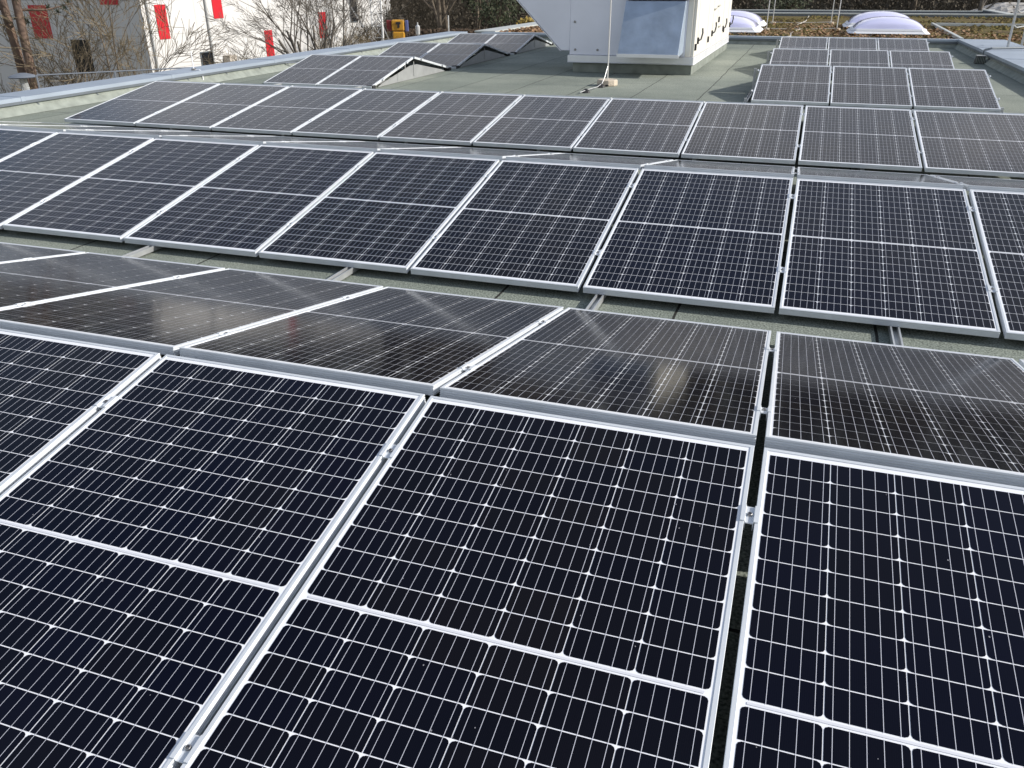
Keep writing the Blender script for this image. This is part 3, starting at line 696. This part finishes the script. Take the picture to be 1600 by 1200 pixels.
place_tree('bare_tree', 'wide fan of dark bare branches before the sunlit red windows', 'tree', tree_meshes(8, 10, 3.0, .075, 5, M_bark2, M_bark2, .09, .05, .52, (2, 3), .62), (-17.9, 30.6, -3.6), 0, 1.08)
place_tree('bare_tree', 'dark bare tree cut off by the left picture edge', 'tree', tree_meshes(14, 2, 3.0, .10, 5, M_bark, M_twig, .12, .06, .7, (2, 3), .2), (-16.2, 11.6, G), 2.0)
for i, (x, y, s, lab) in enumerate(((-17.4, 22.6, .8, 'left of the two thin bare shrubs under the red panel'), (-17.6, 25.6, .9, 'right of the two thin bare shrubs under the red panel'), (-18.3, 33.5, 1.0, 'low twiggy shrub right of the fan shaped tree'), (-19, 38, 1.2, 'low twiggy shrub by the white mast'))):
    place_tree('bare_shrub', lab, 'shrub', tree_meshes(50+i, 5, 1.25, .022, 4, M_bark, M_twig, .25, .15, .7, (2, 4), .45), (x, y, -3.3), i, s)
# twin stemmed pine
rnd = random.Random(4); pt = thing('pine_tree', 'twin trunked pine with brown bark and dark needles at the far left', 'tree', (-15.9, 14.15, G))
b = MB(); nd = MB()
for (dx, tx, ty) in ((-.10, -.75, .25), (.10, .05, .1)):
    pts = [(dx, 0, 0), (dx+.05*tx, 0, 2.4), (dx+.22*tx, ty*.4, 4.2), (dx+.6*tx, ty, 6.6), (dx+.9*tx, ty, 9)]
    b.tube(pts, [.13, .115, .10, .085, .06], 10, 0, False)
    for k in range(16):
        f = rnd.uniform(.56, 1); i = min(3, int(f*4)); p = Vector(pts[i]).lerp(Vector(pts[i+1]), f*4-i); a = rnd.uniform(0, 6.28)
        d = Vector((math.cos(a), math.sin(a), rnd.uniform(-.25, .35))); ln = rnd.uniform(.6, 1.4)
        e = [p, p+d*ln*.5, p+d*ln+Vector((0, 0, .15))]; b.tube(e, [.035, .022, .008], 5, 0, False)
        for q in range(5):
            c = Vector(e[1]).lerp(e[2], rnd.random())+Vector((rnd.gauss(0, .14), rnd.gauss(0, .14), rnd.gauss(0, .1)))
            for _ in range(16):
                v = Vector((rnd.gauss(0, 1), rnd.gauss(0, 1), rnd.gauss(0, 1))).normalized()*rnd.uniform(.10, .2); u = v.orthogonal().normalized()*.012
                nd.quad([c-u, c+u, c+v], 0)
b.build('trunk', M_pine, pt, smooth=True); nd.build('needles', M_needle, pt)

# woods on the bank: individual bare trees over a mass of brush
W = [tree_meshes(100+i, 1, 5.2, .15, 5, M_bark2 if i % 2 else M_bark, M_bark, .18, .12, .7, (2, 4)) for i in range(3)]
rnd = random.Random(77)
def wood(n, az0, az1, d0, d1, lab):
    for k in range(n):
        a = R(rnd.uniform(az0, az1)); d = rnd.uniform(d0, d1); x, y = 2.04+d*math.sin(a), -2.16+d*math.cos(a)
        place_tree('woodland_tree', lab, 'tree', W[rnd.randrange(3)], (x, y, gh(x, y)-.1), rnd.uniform(0, 6), rnd.uniform(.8, 1.35), 'bare trees of the wooded bank')
wood(22, -25, -13, 54, 82, 'bare woodland tree on the brown bank behind the roofs')
wood(22, -4, 13, 56, 84, 'bare woodland tree on the brown bank behind the roofs')
def brush(name, az0, az1, d0, d1, n, m, seed, hh=(1.0, 3.2)):
    rnd = random.Random(seed); b = MB()
    for _ in range(n):
        a = R(rnd.uniform(az0, az1)); d = rnd.uniform(d0, d1); x, y = 2.04+d*math.sin(a), -2.16+d*math.cos(a); z = gh(x, y)
        for q in range(7):
            v = Vector((rnd.gauss(0, .45), rnd.gauss(0, .45), 1))*rnd.uniform(*hh); p = Vector((x+rnd.gauss(0, .3), y+rnd.gauss(0, .3), z)); mid = p+v*.5+Vector((rnd.gauss(0, .15), rnd.gauss(0, .15), 0)); e = p+v
            u = Vector((math.cos(a), -math.sin(a), 0))*rnd.uniform(.008, .022); u2 = Vector((math.sin(a), math.cos(a), 0))*u.length
            b.quad([p-u, p+u, mid+u*.8, mid-u*.8]); b.quad([mid-u*.8, mid+u*.8, e]); b.quad([p-u2, p+u2, e])
            for _ in range(3):
                c = p.lerp(e, rnd.random()); s = rnd.uniform(.04, .12); vv = Vector((rnd.gauss(0, 1), rnd.gauss(0, 1), rnd.gauss(0, 1))).normalized()*s; uu = vv.orthogonal().normalized()*s*.7
                b.quad([c-vv, c+uu, c+vv, c-uu])
    return stuff(b.build(name, m))
def far_wood():
    rnd = random.Random(31); b = MB()
    for k in range(150):
        a = R(-75+110*k/149+rnd.uniform(-.4, .4)); d = rnd.uniform(88, 112); x, y = 2.04+d*math.sin(a), -2.16+d*math.cos(a); z = gh(x, y)-1
        top = rnd.uniform(11, 19)-z; w = rnd.uniform(2.0, 3.6)
        b.tube([(x, y, z), (x, y, z+top*.8)], [.28, .1], 5, 0, False)
        for q in range(190):
            h = rnd.random()**.7; rr = w*(1.05-h*.8)*rnd.random()**.5; t = rnd.uniform(0, 6.28)
            c = Vector((x+rr*math.cos(t), y+rr*math.sin(t), z+top*h)); vv = Vector((rnd.gauss(0, 1), rnd.gauss(0, 1), rnd.gauss(0, 1))).normalized()*rnd.uniform(.3, .75); uu = vv.orthogonal().normalized()*rnd.uniform(.2, .4)
            b.quad([c-vv, c+uu, c+vv, c-uu])
    return stuff(b.build('distant_wood', mat('distant_wood_brown', (.034, .033, .030), .95, c2=(.018, .02, .017), vscale=.3)))
far_wood()
brush('undergrowth', -27, -11, 50, 88, 2300, M_brush, 1)
brush('undergrowth', -6, 15, 52, 88, 2600, M_brush, 2)
def bush(name, label, x, y, z, rx, rz, n, m, seed, leaf_=.09):
    rnd = random.Random(seed); t = thing(name, label, 'shrub', (x, y, z)); b = MB(); s = MB()
    for _ in range(n):
        v = Vector((rnd.gauss(0, 1), rnd.gauss(0, 1), rnd.gauss(0, 1))).normalized()*(rnd.random()**.45)
        if noise.noise(v*2.4+Vector((seed, 0, 0))) < -.18: continue
        c = Vector((v.x*rx, v.y*rx, rz+v.z*rz)); vv = Vector((rnd.gauss(0, 1), rnd.gauss(0, 1), rnd.gauss(0, 1))).normalized()*leaf_*rnd.uniform(.6, 1.3); uu = vv.orthogonal().normalized()*leaf_*.6
        b.quad([c-vv, c+uu, c+vv, c-uu])
    for k in range(9):
        a = rnd.uniform(0, 6.28); s.tube([(0, 0, 0), (.4*rx*math.cos(a), .4*rx*math.sin(a), rz), (.8*rx*math.cos(a), .8*rx*math.sin(a), 1.6*rz)], [.04, .025, .008], 5, 0, False)
    b.build('foliage', m, t); s.build('stem', M_bark, t); return t
def at(az, d): a = R(az); return 2.04+d*math.sin(a), -2.16+d*math.cos(a)
for i, (az, d, zt, rx, rz, lab, m, n) in enumerate(((-17.4, 48, -1.75, 1.0, .62, 'yellow flowering bush above the end of the left roof', M_fors, 1500), (-19.6, 52, -1.4, 1.6, 1.4, 'olive green bush in the brown wood left of the ventilation unit', M_ever, 1500),
        (-20.8, 60, -.9, 1.4, 1.8, 'dark evergreen bush high in the brown wood', M_ever, 1500), (-2.0, 57, -1.5, 1.8, 1.5, 'dark evergreen bush behind the ventilation unit', M_ever, 1800))):
    x, y = at(az, d); bush('bush', lab, x, y, zt, rx, rz, n, m, 60+i)
# brown hedge
x0, y0 = at(-25.6, 55); t = thing('hedge', 'long clipped brown hedge below the wood', 'hedge', (x0, y0, -3.6)); rnd = random.Random(9); b = MB()
for _ in range(9000):
    u, v, h = rnd.uniform(0, 9), rnd.uniform(-.5, .5), rnd.uniform(.6, 2.15); c = Vector((u, v+.25*u, h)); vv = Vector((rnd.gauss(0, 1), rnd.gauss(0, 1), rnd.gauss(0, 1))).normalized()*rnd.uniform(.05, .13); uu = vv.orthogonal().normalized()*.05
    b.quad([c-vv, c+uu, c+vv, c-uu])
b.build('twiggy_foliage', M_hedge, t)
b = MB()
for k in range(14): b.tube([(.3+.62*k, .25*(.3+.62*k), 0), (.32+.62*k, .25*(.3+.62*k), 1.6)], [.04, .02], 5)
b.build('stem', M_bark, t)

# ------------------------------------------------------------------ things between the left building and the wood
mx0, my0 = at(-27.15, 50)
t = thing('lattice_mast', 'white lattice mast with two slanting stays beyond the left parapet', 'mast', (mx0, my0, gh(mx0, my0)))
b = MB(); hh = 6.6
cs = [(-.32, -.2), (.32, -.2), (0, .36)]
for (x, y) in cs: b.tube([(x, y, 0), (x, y, hh)], .045, 6)
for k in range(11):
    z = .6*k
    for i in range(3):
        p, q = cs[i], cs[(i+1) % 3]; b.tube([(p[0], p[1], z), (q[0], q[1], z+.6)], .022, 4); b.tube([(p[0], p[1], z+.6), (q[0], q[1], z+.6)], .018, 4)
b.build('lattice', M_mastw, t)
b = MB(); ex = Vector((rt.x, rt.y, 0)).normalized()
b.tube([ex*-1.75+Vector((0, 0, 5.0)), ex*.55+Vector((0, 0, 1.2))], .035, 6); b.build('stay', M_mastw, t)
b = MB(); b.tube([ex*-.45+Vector((0, 0, 5.1)), ex*1.25+Vector((0, 0, 1.2))], .035, 6); b.build('stay', M_mastw, t)
yx, yy = at(-25.95, 50); zg = gh(yx, yy)
t = thing('play_tower', 'yellow box with a dark opening between maroon and blue panels', 'play tower', (yx, yy, zg)); t.rotation_euler = (0, 0, R(22))
zt = -.72-zg
b = MB(); b.box(-.34, -.3, zt-.56, .34, .3, zt); b.box(-.30, -.34, zt-1.0, .34, .3, zt-.60); b.build('box', M_yellow, t, bevel=.06)
b = MB(); b.box(-.10, -.345, zt-.22, .16, -.31, zt-.10); b.box(-.02, -.345, zt-.40, .10, -.31, zt-.221); b.build('opening', M_dark, t)
b = MB(); b.box(-.62, -.2, zt-.58, -.36, .2, zt-.02); b.build('side_panel', M_maroon, t, bevel=.02)
b = MB(); b.box(.40, -.2, zt-.60, .56, .2, zt-.04); b.build('side_panel', M_blue, t, bevel=.02)
for x in (-.28, .28):
    for y in (-.22, .22): b = MB(); b.tube([(x, y, 0), (x, y, zt-1.0)], .05, 6); b.build('post', M_bark2, t)
lx, ly = at(-24.72, 40); zg = gh(lx, ly)
t = thing('lamp_post', 'grey post with a small pale lamp housing right of the yellow box', 'lamp', (lx, ly, zg))
b = MB(); b.tube([(0, 0, 0), (0, 0, -.45-zg)], .03, 8); b.build('post', M_rod, t)
b = MB(); b.lathe([(.09, -.95-zg), (.10, -.75-zg), (.10, -.62-zg), (.05, -.56-zg)], sides=10); b.build('lamp_housing', M_rod, t)
lx, ly = at(-22.75, 45); zg = gh(lx, ly)
b = MB(); b.tube([(0, 0, 0), (0, 0, -.35-zg)], .035, 6); o = b.build('thin_pole', M_rod); o.location = (lx, ly, zg); tag(o, 'single thin pale pole at the end of the left coping', 'pole')
# globe-less garden lamp beyond the left parapet
lx, ly = -12.08, 10.55
t = thing('street_lamp', 'grey street lamp with flat disc hood beyond the left parapet', 'street lamp', (lx, ly, G))
b = MB(); b.tube([(0, 0, 0), (0, 0, 3.75)], [.06, .045], 10); b.build('post', M_lampg, t)
b = MB(); b.lathe([(.055, 3.75), (.07, 3.80), (.07, 3.9)], sides=14); b.build('collar', M_black, t)
b = MB(); b.lathe([(.05, 3.901), (.07, 4.0), (.065, 4.185)], sides=16); b.build('lamp_glass', M_glass, t)
b = MB(); b.lathe([(.24, 4.19), (.255, 4.205), (.20, 4.235), (.07, 4.27)], sides=28); b.build('disc_hood', M_lampg, t)
# railing seen over the left coping
t = thing('metal_railing', 'thin dark metal railing beyond the left parapet before the white wall', 'railing', (-10.6, 9.5, -1.25))
b = MB(); d = Vector((4.6, 5.3, 0)).normalized()
for k in range(6): b = MB(); b.tube([d*(1.25*k), d*(1.25*k)+Vector((0, 0, 1.0))], .016, 6); b.build('post', M_lampg, t)
b = MB(); b.tube([Vector((0, 0, 1.0)), d*6.4+Vector((0, 0, 1.0))], .012, 6); b.tube([Vector((0, 0, .55)), d*6.4+Vector((0, 0, .55))], .008, 6); b.build('top_rail', M_lampg, t)
# pale gravel heap and picnic shelter in the wood
b = MB(); rnd = random.Random(12); n = 26
hx, hy = 13.2, 58.6
for j in range(n+1):
    for i in range(n+1):
        u, v = 2*i/n-1, 2*j/n-1; q = max(0, 1-u*u-v*v)
        b.v.append((u*3.9, v*3.0, 1.75*q**.8+.12*noise.noise((u*9, v*9, 1))*(q > 0)+.05*rnd.random()))
for j in range(n):
    for i in range(n): b.f.append((j*(n+1)+i, j*(n+1)+i+1, (j+1)*(n+1)+i+1, (j+1)*(n+1)+i)); b.m.append(0); b.tone.append(0.)
o = b.build('gravel_heap', M_gravel); o.location = (hx, hy, -1.85); tag(o, 'pale grey heap of gravel beyond the gutter at the right', 'gravel heap')
sx, sy = at(-17.0, 58)
t = thing('garden_shelter', 'small pale shelter roof on posts deep in the brown wood', 'shelter', (sx, sy, gh(sx, sy)))
b = MB(); b.prism([(-1.1, 2.3), (1.1, 2.3), (0, 2.75)], 'y', -.9, .9); b.build('roof', M_plate, t)
for x in (-.95, .95):
    for y in (-.8, .8): b = MB(); b.tube([(x, y, 0), (x, y, 2.3)], .06, 6); b.build('post', M_plate, t)
